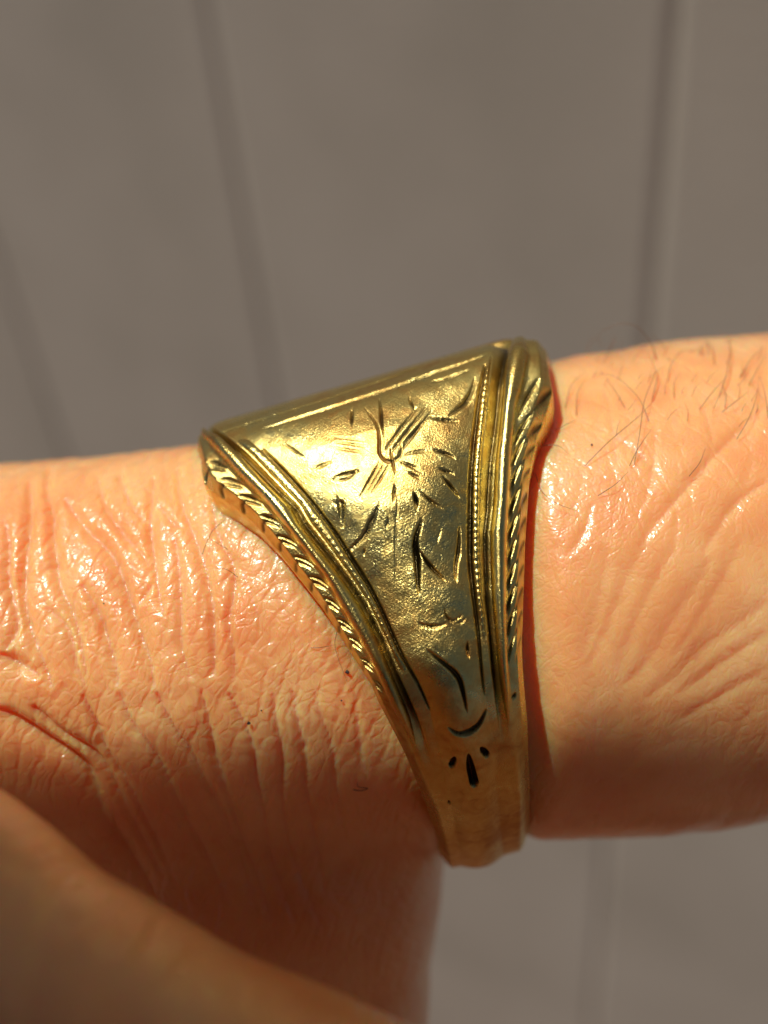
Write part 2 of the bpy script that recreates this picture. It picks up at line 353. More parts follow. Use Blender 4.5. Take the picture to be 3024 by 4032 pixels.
def body(P):
    x, y, z = P[:, 0], P[:, 1], P[:, 2]
    top = smooth_interp(x, AX, AT); bot = smooth_interp(x, AX, AB); zc = smooth_interp(x, AX, AZ)
    r = (top - bot) / 2; yc = (top + bot) / 2
    rz = np.interp(x, [-3, -1.2, -.4, .6, 1.2, 6], [.93, .94, 1.04, 1.15, 1.20, 1.22])
    e = np.hypot((y - yc) / r, (z - zc) / rz); dA = (e - 1) * np.minimum(r, rz) + pinch(x, y, z)
    dA = np.maximum(dA, np.maximum(-(x + 2.5), x - 5.0))
    dJ = cone(P, (-2.35, -.78, -1.3), (-2.1, -1.0, -1.45), .95, .9)
    d = smin(dA, dJ, .25)
    dB = smin(cone(P, (-2.1, -1.0, -1.5), (-.66, -1.85, -1.62), .86, .95), cone(P, (-.66, -1.85, -1.62), (-.74, -4.6, -1.8), .95, .92), .2)
    d = smin(d, dB, .30)
    C = [(-3.1, -.95, -.75), (-2.6, -1.35, .05), (-1.75, -1.68, .62), (-1.1, -2.06, .76), (-.5, -2.33, .80), (.2, -2.60, .76), (1.3, -3.0, .6)]
    C = [(a * .93, b * .93, c + .24) if i > 1 else (a, b, c) for i, (a, b, c) in enumerate(C)]
    Rr = [.85, .80, .74, .74, .74, .74, .72]
    dC = None
    for i in range(len(C) - 1):
        q = cone(P, C[i], C[i + 1], Rr[i], Rr[i + 1]); dC = q if dC is None else smin(dC, q, .12)
    return np.minimum(d, dC) if False else smin(d, dC, .06)

def surface_nets(fn, lo, hi, res):
    ax = [np.arange(l, h, res) for l, h in zip(lo, hi)]; n = [len(a) for a in ax]
    P = np.stack(np.meshgrid(*ax, indexing='ij'), -1).reshape(-1, 3)
    D = np.concatenate([fn(P[i:i + 400000]) for i in range(0, len(P), 400000)]).reshape(n)
    S = D < 0
    cn = [k - 1 for k in n]; tot = np.zeros(cn, int); pos = np.zeros(cn + [3]); cnt = np.zeros(cn)
    for i in (0, 1):
        for j in (0, 1):
            for k in (0, 1): tot += S[i:i + cn[0], j:j + cn[1], k:k + cn[2]]
    act = (tot > 0) & (tot < 8); idx = np.full(cn, -1); idx[act] = np.arange(act.sum())
    I = np.argwhere(act); V = np.zeros((len(I), 3)); W = np.zeros(len(I))
    E = [((0,0,0),(1,0,0)),((0,1,0),(1,1,0)),((0,0,1),(1,0,1)),((0,1,1),(1,1,1)),((0,0,0),(0,1,0)),((1,0,0),(1,1,0)),((0,0,1),(0,1,1)),((1,0,1),(1,1,1)),((0,0,0),(0,0,1)),((1,0,0),(1,0,1)),((0,1,0),(0,1,1)),((1,1,0),(1,1,1))]
    for a, b in E:
        a, b = np.array(a), np.array(b)
        da = D[tuple((I + a).T)]; db = D[tuple((I + b).T)]; m = (da < 0) != (db < 0)
        t = np.where(m, da / np.where(m, da - db, 1), 0)
        V[m] += (a + t[:, None] * (b - a))[m]; W[m] += 1
    V = (I + V / W[:, None]) * res + np.array(lo); F = []
    for ax_ in range(3):
        u, v = [(1, 2), (2, 0), (0, 1)][ax_]
        sl0 = [slice(None)] * 3; sl1 = [slice(None)] * 3; sl0[ax_] = slice(0, -1); sl1[ax_] = slice(1, None)
        c = np.argwhere(S[tuple(sl0)] != S[tuple(sl1)])
        c = c[(c[:, u] > 0) & (c[:, v] > 0) & (c[:, u] < cn[u]) & (c[:, v] < cn[v])]
        eu = np.zeros(3, int); eu[u] = 1; ev = np.zeros(3, int); ev[v] = 1
        q = np.stack([idx[tuple((c - eu - ev).T)], idx[tuple((c - ev).T)], idx[tuple(c.T)], idx[tuple((c - eu).T)]], 1)
        ins = S[tuple(c.T)]; q[~ins] = q[~ins][:, ::-1]; F.append(q)
    return V, np.vstack(F)

def grad(fn, P, e=.004):
    G = np.stack([fn(P + d) - fn(P - d) for d in np.eye(3) * e], 1) / (2 * e)
    return G
def trace(p):                                       # photo px -> point on the bare body
    q = img(np.asarray(p, float)); d = np.stack([q[:, 0], q[:, 1], np.full(len(q), -CAMD)], 1); d /= np.linalg.norm(d, axis=1)[:, None]
    t = np.full(len(q), 1.2); o = np.array([0, 0, CAMD])
    for _ in range(70):
        t = np.minimum(t + body(o + d * t[:, None]) * .75, 8)
    return o + d * t[:, None], t < 7.5

V, F = surface_nets(body, (-3.9, -5.6, -3.3), (5.6, 1.35, 1.75), .042)
for _ in range(3):
    G = grad(body, V); V = V - G * (body(V) / ((G ** 2).sum(1) + 1e-9))[:, None] * .9
base = mesh('body', V, F)
tmp = link('tmp', base); md = tmp.modifiers.new('s', 'SUBSURF'); md.levels = 2; md.subdivision_type = 'CATMULL_CLARK'
dg = bpy.context.evaluated_depsgraph_get()
hm = bpy.data.meshes.new_from_object(tmp.evaluated_get(dg)); bpy.data.objects.remove(tmp)
hm.name = 'hand'
nv = len(hm.vertices); co = np.empty(nv * 3, np.float32); hm.vertices.foreach_get('co', co); co = co.reshape(-1, 3).astype(float)
no = np.empty(nv * 3, np.float32); hm.vertex_normals.foreach_get('vector', no); no = no.reshape(-1, 3).astype(float)
print('hand verts', nv)

# ---- skin relief: creases, folds, skin lines
SK = Field(-2.9, 3.2, -3.2, 1.3, .005)
X, Y = SK.X, SK.Y
wx = X + .05 * vnoise(X * 3, Y * 3, 1) + .008 * vnoise(X * 9, Y * 9, 2); wy = Y + .05 * vnoise(X * 3 + 40, Y * 3, 3) + .008 * vnoise(X * 9, Y * 9 + 30, 4)
left = 1 - fade(-.5, .9, X + Y * .25)               # creased knuckle side
u1 = wx + .33 * wy + .08 * wy * np.abs(wy); v1 = wy - .2 * wx
u2 = wx - .42 * wy; v2 = wy + .35 * wx
def cells(u, v, su, sv, seed): return 1 - np.exp(-voro_edge(u / su, v / sv, seed) / .16)
low = fade(-1.15, -.65, Y)
hl = (.0070 * cells(u1, v1, .135, .60, 11) + .0035 * cells(u1 + .35 * v1, v1 - .3 * u1, .085, .17, 12)) * (.35 + .65 * low) + 0
hr = .0030 * cells(u2, v2, .19, .50, 14) + .0014 * cells(wx, wy, .12, .14, 15)
hr += .004 * vnoise(u2 * 6, v2 * 1.5, 21)
SKB = hl * left + hr * (1 - left) + .004 * vnoise(X * 6, Y * 6, 5)
# traced creases of the knuckle side: (view, points, width cm, depth cm)
CR = [(7, [(320, 240), (300, 380), (345, 520), (330, 640), (350, 760), (360, 960), (480, 1200), (520, 1400), (560, 1600)], .05, .030),
      (7, [(190, 330), (200, 520), (160, 800), (130, 1050), (180, 1300), (270, 1500), (330, 1659)], .055, .034),
      (7, [(430, 450), (560, 620), (740, 800), (790, 960), (860, 1180), (900, 1320), (980, 1500), (1000, 1659)], .05, .030),
      (7, [(640, 330), (700, 520), (830, 700), (960, 830), (1010, 960)], .035, .018),
      (7, [(1000, 300), (990, 450), (970, 600), (985, 760), (1010, 900), (1020, 1000), (1060, 1180)], .04, .024),
      (7, [(780, 260), (830, 450), (950, 590), (1000, 660)], .03, .014),
      (7, [(1160, 250), (1165, 420), (1240, 620), (1300, 760), (1340, 900), (1370, 1050), (1395, 1250), (1400, 1450), (1390, 1600)], .045, .024),
      (7, [(1140, 700), (1160, 860), (1170, 1010), (1180, 1200), (1170, 1400), (1240, 1600)], .04, .020),
      (7, [(1390, 420), (1400, 600), (1450, 740), (1530, 860), (1530, 1050), (1480, 1250), (1530, 1450), (1530, 1620)], .04, .018),
      (7, [(1010, 960), (900, 1110), (860, 1190)], .03, .014), (7, [(1000, 450), (1090, 540), (1120, 600), (1240, 640)], .026, .012),
      (7, [(300, 1150), (430, 1250), (470, 1400), (490, 1540), (560, 1659)], .04, .02), (7, [(540, 1000), (640, 1180), (700, 1380), (750, 1560), (760, 1659)], .045, .026),
      (7, [(40, 600), (60, 760), (30, 900), (90, 1150), (110, 1300), (30, 1420)], .045, .022), (7, [(590, 640), (740, 800)], .03, .014), (7, [(0, 1450), (120, 1520), (260, 1600)], .05, .03),
      (8, [(0, 90), (90, 150), (180, 220), (270, 280), (330, 350), (370, 480), (470, 620), (560, 760)], .09, .055),
      (8, [(120, 80), (220, 180), (330, 240), (400, 340), (490, 520), (590, 700)], .06, .035),
      (8, [(300, 40), (350, 150), (380, 250), (470, 380), (560, 560), (640, 730)], .05, .030),
      (8, [(430, 30), (470, 140), (550, 240), (600, 330), (680, 500), (760, 640), (830, 800)], .05, .028),
      (8, [(570, 30), (610, 130), (690, 250), (740, 350), (830, 500), (890, 680), (940, 860)], .045, .026),
      (8, [(730, 20), (760, 160), (780, 270), (820, 380), (870, 560), (960, 760), (1010, 950)], .045, .026),
      (8, [(830, 30), (880, 130), (920, 230), (930, 350), (960, 480), (980, 640), (1080, 880)], .04, .024),
      (8, [(990, 30), (1000, 140), (1030, 260), (1020, 400), (1040, 560), (1100, 720), (1180, 900)], .04, .022),
      (8, [(1060, 20), (1080, 150), (1110, 260), (1110, 390), (1140, 540), (1180, 760)], .04, .02),
      (8, [(1140, 20), (1160, 110), (1210, 230), (1220, 390), (1250, 560)], .035, .016), (8, [(1290, 30), (1300, 160), (1320, 330)], .03, .012),
      # right of the ring: long slack folds
      (9, [(640, 90), (600, 320), (560, 520), (470, 800)], .09, .022), (9, [(900, 20), (780, 230), (690, 460), (600, 680), (500, 860)], .08, .020),
      (9, [(1080, 60), (940, 320), (850, 480), (760, 700), (700, 900)], .06, .014), (9, [(1290, 170), (1150, 420), (1000, 640), (900, 830), (760, 960)], .08, .022),
      (9, [(1480, 40), (1420, 210), (1330, 380), (1180, 620), (1000, 830)], .06, .014), (9, [(1659, 440), (1480, 580), (1300, 700), (1080, 900), (900, 1060)], .07, .018),
      (9, [(1659, 640), (1480, 760), (1250, 920), (1080, 1040)], .07, .018), (9, [(1659, 860), (1480, 980), (1300, 1080), (1100, 1200)], .05, .012),
      (6, [(1659, 660), (1500, 800), (1300, 1000), (1150, 1180), (1020, 1330), (860, 1520), (760, 1700)], .07, .018), (6, [(1659, 1180), (1480, 1290), (1330, 1480), (1230, 1659)], .06, .014),
      (6, [(560, 560), (620, 860), (640, 1090)], .03, .007), (6, [(400, 770), (640, 880), (800, 1000), (960, 1160)], .03, .007), (6, [(900, 780), (900, 1000), (860, 1250), (780, 1420)], .03, .008),
      (6, [(1060, 1060), (1050, 1300), (1040, 1600)], .03, .009), (6, [(1180, 620), (1260, 760), (1320, 1060), (1340, 1100)], .03, .008), (6, [(480, 1320), (420, 1560), (300, 1680)], .03, .009),
      (6, [(1540, 480), (1620, 560), (1659, 680)], .03, .010)]
TR = SK.H
for z, p, w, d in CR:
    q, ok = trace(view(z, p)); SK.stroke(q[:, :2], w * {7: 1.0, 8: .9, 9: 1.2, 6: .9}[z], d * {7: 1.75, 8: 1.8, 9: .85, 6: 1.15}[z], taper=(.3, .3), prof='g')
crease = SK.H * (.35 + .65 * fade(-1.35, -.95, Y))
SK.H = SKB + crease
front = fade(-.35, .10, no[:, 2])
isC = fade(-.25, .0, co[:, 2])                      # the nearer finger keeps plain skin relief
disp = SK.sample(co[:, 0], co[:, 1]) * (.35 + .65 * front) * (1 - .75 * isC)
sr = co[:, 0] * ra[0] + co[:, 1] * ra[1]
disp *= 1 - .7 * (pinch(co[:, 0], co[:, 1], co[:, 2]) / .070)
co2 = co + no * (disp - .006)[:, None]
hm.vertices.foreach_set('co', co2.astype(np.float32).ravel())
hm.polygons.foreach_set('use_smooth', np.ones(len(hm.polygons), bool)); hm.update()
hand = link('person_hand', hm, SKIN)
tag(hand, 'bare hand with one bent finger wearing the ring and another finger blurred in front', 'hand')

# ------------------------------------------------------------------ ring
ring = bpy.data.objects.new('signet_ring', None); scene.collection.objects.link(ring)
RM = M @ Matrix.Rotation(TILT, 4, 'Z'); ring.matrix_world = RM
tag(ring, 'worn gold signet ring with engraved flower shoulder, worn on the finger', 'ring')

RF = Field(-1.0, 1.0, -2.0, .75, .0025)
def cut(z, pts, w, d=None, taper=(.15, .15), prof='v', lip=0.0):
    w = max(w * (1.35 if w < 13 else 1.1), 11) / 1000; RF.stroke(to_ring(z, pts), w, d * 1.3 if d else w * 1.05, taper, prof, lip)
cut(1, [(700, 925), (1000, 850), (1300, 780), (1659, 680)], 12, .011); cut(2, [(0, 640), (270, 560), (540, 465), (760, 400), (1040, 305)], 15, .014, taper=(.8, .1))
cut(2, [(600, 515), (720, 490), (890, 420)], 13); cut(2, [(930, 470), (900, 560), (820, 660), (720, 745)], 22, .010, prof='asym'); cut(2, [(580, 768), (690, 775), (800, 770)], 14)
cut(2, [(600, 995), (690, 1010), (770, 1045)], 14); cut(2, [(380, 1040), (480, 1020), (590, 1000)], 7); cut(2, [(640, 1130), (760, 1160)], 11); cut(2, [(665, 1185), (740, 1260), (800, 1335)], 16)
cut(2, [(340, 1095), (500, 1140)], 6); cut(2, [(360, 1100), (520, 1170)], 6)
cut(2, [(345, 945), (375, 1020), (340, 1080), (250, 1108), (190, 1050), (200, 960), (190, 850), (90, 710)], 14, .012, lip=.003)
for a, b in (((245, 1010), (480, 710)), ((285, 1030), (560, 690)), ((340, 1040), (600, 720)), ((380, 960), (545, 790)), ((200, 1110), (40, 1360)), ((230, 1125), (80, 1345)), ((265, 1130), (130, 1330))): cut(2, [a, b], 9, .009, (.5, .4))
for a, b in (((1290, 1045), (1560, 1080)), ((1290, 1120), (1540, 1165)), ((1300, 1080), (1560, 1120))): cut(1, [a, b], 7, .006)
cut(2, [(205, 690), (210, 800), (235, 930)], 10); cut(2, [(430, 620), (440, 690)], 8)
cut(4, [(300, -430), (312, -330), (335, -230)], 13); cut(4, [(335, -160), (352, 0), (330, 150), (325, 400), (325, 720)], 11, .0035, prof='asym', lip=.005); cut(2, [(450, 1320), (468, 1440)], 20, prof='asym')
cut(2, [(180, 1430), (130, 1540), (40, 1659), (-60, 1740)], 20, .012, prof='asym'); cut(4, [(540, 110), (470, 280), (490, 420), (500, 600), (515, 715)], 34, .022, prof='asym', lip=.004)
cut(4, [(520, 360), (600, 480), (730, 600)], 18); cut(4, [(845, 150), (832, 350), (805, 480), (820, 610)], 22, .015, prof='asym', lip=.003)
cut(4, [(510, 940), (580, 972), (680, 972), (745, 940)], 12); cut(4, [(722, 825), (735, 890), (790, 937), (890, 860)], 10, .010, lip=.002); cut(4, [(790, 935), (860, 942), (900, 895)], 8)
cut(4, [(915, 1090), (910, 1150), (925, 1220)], 12); cut(4, [(580, 1160), (700, 1250), (830, 1350), (870, 1470), (900, 1640)], 24, .016)
cut(5, [(575, 445), (650, 497), (740, 490), (850, 435), (920, 310)], 24, .018, lip=.003); cut(5, [(640, 700), (612, 780)], 24, .02, (.1, 1)); cut(5, [(860, 625), (912, 690)], 26, .02, (.1, 1))
cut(5, [(752, 670), (765, 760), (785, 850), (800, 910)], 34, .026, (.1, 1.1)); cut(5, [(592, 1120), (595, 1132)], 9, .01, (1, 1)); cut(5, [(1190, 200), (1145, 250)], 12)
cut(1, [(1440, 820), (1435, 960)], 9); cut(1, [(870, 1050), (1040, 1170)], 7); cut(1, [(1090, 1275), (1270, 1220)], 9); cut(1, [(1280, 1340), (1500, 1300)], 11); cut(1, [(1280, 1550), (1370, 1510), (1355, 1650)], 9)
cut(3, [(850, 180), (950, 170), (938, 380)], 9); cut(3, [(1240, 200), (1170, 320), (1060, 510)], 18, .010, prof='asym'); cut(3, [(1310, 310), (1290, 400)], 8)
cut(3, [(1120, 550), (1100, 600)], 8); cut(4, [(700, 180), (660, 300)], 8, .004)
cut(0, [(1393, 1645), (1396, 1702)], 10); cut(0, [(1502, 1607), (1516, 1716)], 10); cut(0, [(1621, 1607), (1640, 1650)], 9); cut(0, [(1560, 1930), (1552, 1990)], 13); cut(0, [(1655, 1950), (1700, 1990), (1745, 2010)], 10); cut(0, [(1480, 2030), (1440, 2090)], 10); cut(0, [(1610, 1880), (1660, 1905)], 9); cut(0, [(1420, 1870), (1370, 1905), (1310, 1905)], 11); cut(0, [(1330, 1960), (1345, 2060)], 9)
# panel border lines
cut(0, [(1033, 1771), (1110, 1843), (1201, 1944), (1310, 2083), (1382, 2199), (1445, 2295), (1503, 2406), (1575, 2570), (1647, 2691), (1690, 2790)], 25, .020, (.35, .2))
cut(0, [(1920, 1475), (1887, 1587), (1866, 1715), (1853, 1869), (1850, 2130), (1850, 2212), (1863, 2338), (1882, 2482), (1897, 2651), (1906, 2730)], 25, .020, (.35, .2))
# steps under the table edge
for dy, w, d in ((0, 10, .006), (28, 7, .004), (60, 12, .008)): cut(0, [(860, 1700 - dy * .7), (1200, 1612 - dy), (1600, 1500 - dy), (1990, 1385 - dy)], w, d, (.4, .4))
# leaf cuts on the two side bands: (trace of each crescent)
def band_fn(inner, outer, h, t): return np.array([inner(h) + (outer(h) - inner(h)) * t, h])
SC = Field(-1.0, 1.0, -2.0, .75, .0025)              # scoops of the side bands; no real tarnish, their shade is painted in below
for side, inner, outer in ((1, B_bandR, B_outR), (-1, B_bandL, B_outL)):
    hs = np.arange(.33, -.66, -.094) if side > 0 else np.arange(.385, -.70, -.094)
    for i, h in enumerate(hs):
        sz = np.interp(h, [-.75, -.4, .3], [.6, .85, 1.0]) * rng.uniform(.88, 1.12); h = h + rng.uniform(-.008, .008)
        B = lambda t, dh: band_fn(inner, outer, h + dh, t)
        if side > 0:
            thin = [B(.06, -.088), B(.16, -.040), B(.40, .010), B(.58, .026)]; scoop = [B(.98, .004), B(.80, -.022), B(.60, -.062), B(.52, -.092)]
        else:
            thin = [B(.66, .010), B(.42, .004), B(.20, -.016), B(.06, -.044)]; scoop = [B(.92, -.040), B(.76, -.016), B(.50, -.022), B(.24, -.054)]
        for F_, P, w, d, pr in ((RF, thin, .022 * sz, .014 * sz, 'v'), (SC, scoop, .036 * sz, .011 * sz, 'asym')):
            P = np.array(P); k = 1 - z_at(P[:, 1]) / CAMD
            F_.stroke(P * k[:, None], w, d, (.15, .2), pr)
        if True:                                    # dark hook at the root of each scoop
            P = np.array(scoop[:3]); k = 1 - z_at(P[:, 1]) / CAMD; RF.stroke(P * k[:, None], .026 * sz, .014 * sz, (.7, .1), 'v')

def bounds(hreal, z):                               # boundary positions, true size, for a profile point on the front
    k = 1 - z / CAMD; hi = hreal / k
    return [fn(hi) * k for fn in (B_outL, B_bandL, B_grvL, B_beadoL, B_lineL, B_lineR, B_beadoR, B_grvR, B_bandR, B_outR)]
_bl = B_beadoL; B_beadoL = lambda h: B_grvL(h) * .78 + B_lineL(h) * .22
NL = len(LOOP); NFR = len(FR); NC = 460
zf = np.where(np.arange(NL) < NFR, LOOP[:, 0], 2 * RZ - LOOP[:, 0]); BD = np.stack(bounds(LOOP[:, 1], zf), 1)
BD = (BD + np.roll(BD, 1, 0) + np.roll(BD, -1, 0)) / 3
fd = fade(-1.08, -.72, LOOP[:, 1])                  # mouldings die out down the shank
tv = np.linspace(0, 1, NC)
S = BD[:, :1] + (BD[:, -1:] - BD[:, :1]) * tv[None]
Hh = np.zeros_like(S)
crown = np.interp(LOOP[:, 1], [-1.8, -1.2, -.5, .05, .30, .46, .54], [.03, .03, .035, .065, .065, .02, .0])
def rowheights():
    for i in range(NL):
        oL, bL, gL, eL, lL, lR, eR, gR, bR, oR = BD[i]; q = fd[i]
        xs = [oL, oL + (bL - oL) * .35, bL - .006, bL + .004, (bL + gL) / 2, gL - .004, gL + .012, eL, lL, (lL + lR) / 2, lR, eR, gR - .012, gR + .004, (bR + gR) / 2, bR - .004, bR + .006, oR + (bR - oR) * .35, oR]
        dep = .075 + .02 * q
        ys = [-dep, -.040, -.022 * q - .006, -.016 * q, -.012 * q, -.030 * q, -.045 * q, -.002 * q, 0, 0, 0, -.002 * q, -.045 * q, -.030 * q, -.012 * q, -.016 * q, -.022 * q - .006, -.040, -dep]
        Hh[i] = np.interp(S[i], xs, ys)
        mid = (S[i] > lL) & (S[i] < lR); u = (S[i] - (lL + lR) / 2) / ((lR - lL) / 2); Hh[i][mid] = crown[i] * (1 - u[mid] ** 2)
rowheights()
K = np.array([.05, .25, .4, .25, .05]); K /= K.sum()
Hp = np.pad(Hh, ((0, 0), (2, 2)), mode='edge'); Hh = sum(Hp[:, i:i + NC] * K[i] for i in range(5))
W = 25; Hw = np.pad(Hh, ((0, 0), (W, W)), mode='edge'); gk = np.exp(-(np.arange(-W, W + 1) / 12) ** 2); gk /= gk.sum()
Hw = sum(Hw[:, i:i + NC] * gk[i] for i in range(2 * W + 1)); Hh = Hh * fd[:, None] + Hw * (1 - fd[:, None])
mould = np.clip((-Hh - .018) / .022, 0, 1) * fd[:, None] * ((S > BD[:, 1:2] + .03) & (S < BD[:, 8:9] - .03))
eng = RF.sample(S, np.repeat(LOOP[:, 1:2], NC, 1)); eng[LOOP[:, 1] > .56] = 0
dent = .004 * vnoise(S * 5, LOOP[:, 1:2] * 5 + 0 * S, 9) + .0016 * vnoise(S * 22, LOOP[:, 1:2] * 22 + 0 * S, 10)
Hh = Hh + np.minimum(eng, SC.sample(S, np.repeat(LOOP[:, 1:2], NC, 1)) * (LOOP[:, 1:2] < .56)) + np.maximum(eng, 0) * 0 + dent
zz = LOOP[:, 0:1] + NRM[:, 0:1] * Hh; hh = LOOP[:, 1:2] + NRM[:, 1:2] * Hh
hh = hh + top_tilt(S, LOOP[:, 1:2])
outer = np.stack([S, hh, zz], -1)
# inner hole
ang = np.arctan2(LOOP[:, 1] - RH, LOOP[:, 0] - RZ); inn = np.stack([RZ + 1.09 * np.cos(ang), RH + 1.09 * np.sin(ang)], 1)
cols = [outer]
eR = outer[:, -1]; eL = outer[:, 0]
def mix(e, t, sx): 
    p = np.empty((NL, 3)); p[:, 0] = e[:, 0] + sx; p[:, 1] = e[:, 1] * (1 - t) + inn[:, 1] * t; p[:, 2] = e[:, 2] * (1 - t) + inn[:, 0] * t; return p
for t, sx in ((.06, .004), (.3, .004), (.7, -.004), (.95, -.015), (1.0, -.04)): cols.append(mix(eR, t, sx)[:, None])
cols.append(np.stack([(eR[:, 0] + eL[:, 0]) / 2, inn[:, 1] + 0, inn[:, 0]], 1)[:, None])
for t, sx in ((1.0, .04), (.95, .015), (.7, .004), (.3, -.004), (.06, -.004)): cols.append(mix(eL, t, sx)[:, None])
G = np.concatenate(cols, 1); nc = G.shape[1]
fa = grid_faces(NL, nc, True, True)
shm = mesh('shank', G.reshape(-1, 3), fa)
tarn_shade = np.zeros((NL, nc), np.float32); scp = np.clip(-SC.sample(S, np.repeat(LOOP[:, 1:2], NC, 1)) / .009, 0, 1) ** 1.5 * .7  # scp: shade of the scoops, painted darker with depth
tarn_shade[:, :NC] = np.maximum(scp, np.maximum(np.clip(-eng / .010, 0, 1) ** 1.2 * .88, .85 * mould))  # tarnish in the engraved cuts; patina and painted shade on the groove floors
at = shm.attributes.new('tarnish_shade', 'FLOAT', 'POINT'); at.data.foreach_set('value', tarn_shade.ravel())
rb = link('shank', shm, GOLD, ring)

def surf(i, s, lift):                               # point on the ring's bare outer surface
    return np.array([s, LOOP[i, 1] + NRM[i, 1] * lift + top_tilt(s, LOOP[i, 1]), LOOP[i, 0] + NRM[i, 0] * lift])
# half-round rims
for a, b in ((1, 2), (7, 8)):
    idx = np.arange(0, NL, 2); nn = len(idx); ring_v = []
    for i in idx:
        q = fd[i]; s0, s1 = BD[i, a], BD[i, b]
        if a == 1: s1 -= .010
        else: s0 += .010
        c = (s0 + s1) / 2; w = (s1 - s0) / 2 * (.55 + .45 * q)
        for t in np.linspace(0, 2 * math.pi, 20, endpoint=False):
            ring_v.append(surf(i, c + w * math.cos(t), (-.016 - .060 * (1 - q)) + math.sin(t) * ((.052 - .036 * fade(.46, .57, LOOP[i, 1])) if math.sin(t) > 0 else .02)))
    link('rim', mesh('rim', np.array(ring_v), grid_faces(nn, 20, True, True)), GOLD2, ring)
# beaded strips: a row of tiny pillows, raised along each side of the panel
def bead_strip(ca, cb, h0, h1, step, amp):
    idx = [i for i in range(NFR) if h1 < LOOP[i, 1] < h0]; arc = 0; rows = []; prev = None
    for i in idx:
        p = LOOP[i]; arc += 0 if prev is None else np.hypot(*(p - prev)); prev = p
        a, b = BD[i, ca], BD[i, cb]
        if a > b: a, b = b, a
        a += .010; b -= .004
        e = min(1, (h0 - p[1]) / .08, (p[1] - h1) / .15)
        pil = abs(math.sin(math.pi * arc / step + .5 * math.sin(arc * 23))) ** .5
        row = []
        for t in np.linspace(-1, 1, 13):
            outside = (t + 1) / 2 if ca > cb or cb > 5 else (1 - t) / 2
            lift = .020 * e * math.sqrt(max(0, 1 - t * t)) * (1 - amp * (1 - pil) * (.35 + .65 * outside)) - .006
            row.append(surf(i, (a + b) / 2 + (b - a) / 2 * t, lift))
        rows.append(row)
    V = np.array(rows); bottom = V[:, ::-1].copy()
    return mesh('beaded_border', V.reshape(-1, 3), grid_faces(V.shape[0], V.shape[1]))
link('beaded_border', bead_strip(5, 6, .53, -.62, .027, .38), GOLD2, ring)
link('beaded_border', bead_strip(3, 4, .47, -.70, .027, .12), GOLD2, ring)
# flat table of the signet with a stepped edge
def table():
    i0 = int(np.argmin(np.abs(FR[:, 0] + .60)))
    sL, sR = BD[0, 2] + .02, BD[0, 7] - .01
    z1, z0 = -.74, 2 * RZ + .74; rr = .10; lay = []
    prof2 = [(.02, .54), (.01, .572), (-.004, .586), (-.03, .596), (-.06, .600), (-.08, .603), (-.11, .606)]
    n = 12
    for off, h in prof2:
        loop = []
        for cx, cz, a0 in ((sR - rr, z1 - rr, 0), (sL + rr, z1 - rr, 90), (sL + rr, z0 + rr, 180), (sR - rr, z0 + rr, 270)):
            for k in range(n):
                a = math.radians(a0 + 90 * k / (n - 1)); sx_ = cx + (rr + off) * math.cos(a); loop.append((sx_, h + .006 + float(top_tilt(sx_, .6)), cz + (rr + off) * math.sin(a)))
        lay.append(loop)
    V = np.array(lay); nn = V.shape[1]; f = grid_faces(len(prof2), nn, False, True).tolist(); o = (len(prof2) - 1) * nn
    me = bpy.data.meshes.new('table'); me.from_pydata(V.reshape(-1, 3).tolist(), [], [tuple(x) for x in f] + [tuple(range(o, o + nn))[::-1], tuple(range(nn))])
    me.polygons.foreach_set('use_smooth', np.ones(len(me.polygons), bool)); me.update(); return me
link('table', table(), GOLD, ring)

# ------------------------------------------------------------------ hairs and grit
def tube(P, r, n=6):
    P = np.asarray(P); rows = []; m = len(P)
    for i in range(m):
        d = P[min(i + 1, m - 1)] - P[max(i - 1, 0)]; d /= np.linalg.norm(d) + 1e-9
        a = np.cross(d, [0.3, .2, 1]); a /= np.linalg.norm(a); b = np.cross(d, a)
        q = r * (1 - .75 * (i / (m - 1)) ** 2)
        rows.append([P[i] + q * (a * math.cos(t) + b * math.sin(t)) for t in np.linspace(0, 2 * math.pi, n, endpoint=False)])
    return mesh('hair', np.array(rows).reshape(-1, 3), grid_faces(m, n, False, True))
def smooth3(P, n):
    P = np.asarray(P, float); out = [spline(P[:, [0, 1]], n), spline(P[:, [1, 2]], n)]; return np.column_stack([out[0], out[1][:, 1]])
def hair(z, pts, lift, r=.0017, parent=None):
    px = view(z, pts); q, ok = trace(px); n = len(px); t = np.linspace(0, 1, n)
    rootz = q[0, 2] if ok[0] else q[np.argmax(ok), 2]
    P = []
    for i in range(n):
        zc = (q[i, 2] if ok[i] else rootz - .05) + .006 + lift * math.sin(math.pi * min(.9, t[i]))
        s = img(px[i:i + 1])[0] * (1 - zc / CAMD); P.append((s[0], s[1], zc))
    return smooth3(P, 22) if n > 2 else np.array([np.array(P[0]) * (1 - a) + np.array(P[-1]) * a for a in np.linspace(0, 1, 12)])
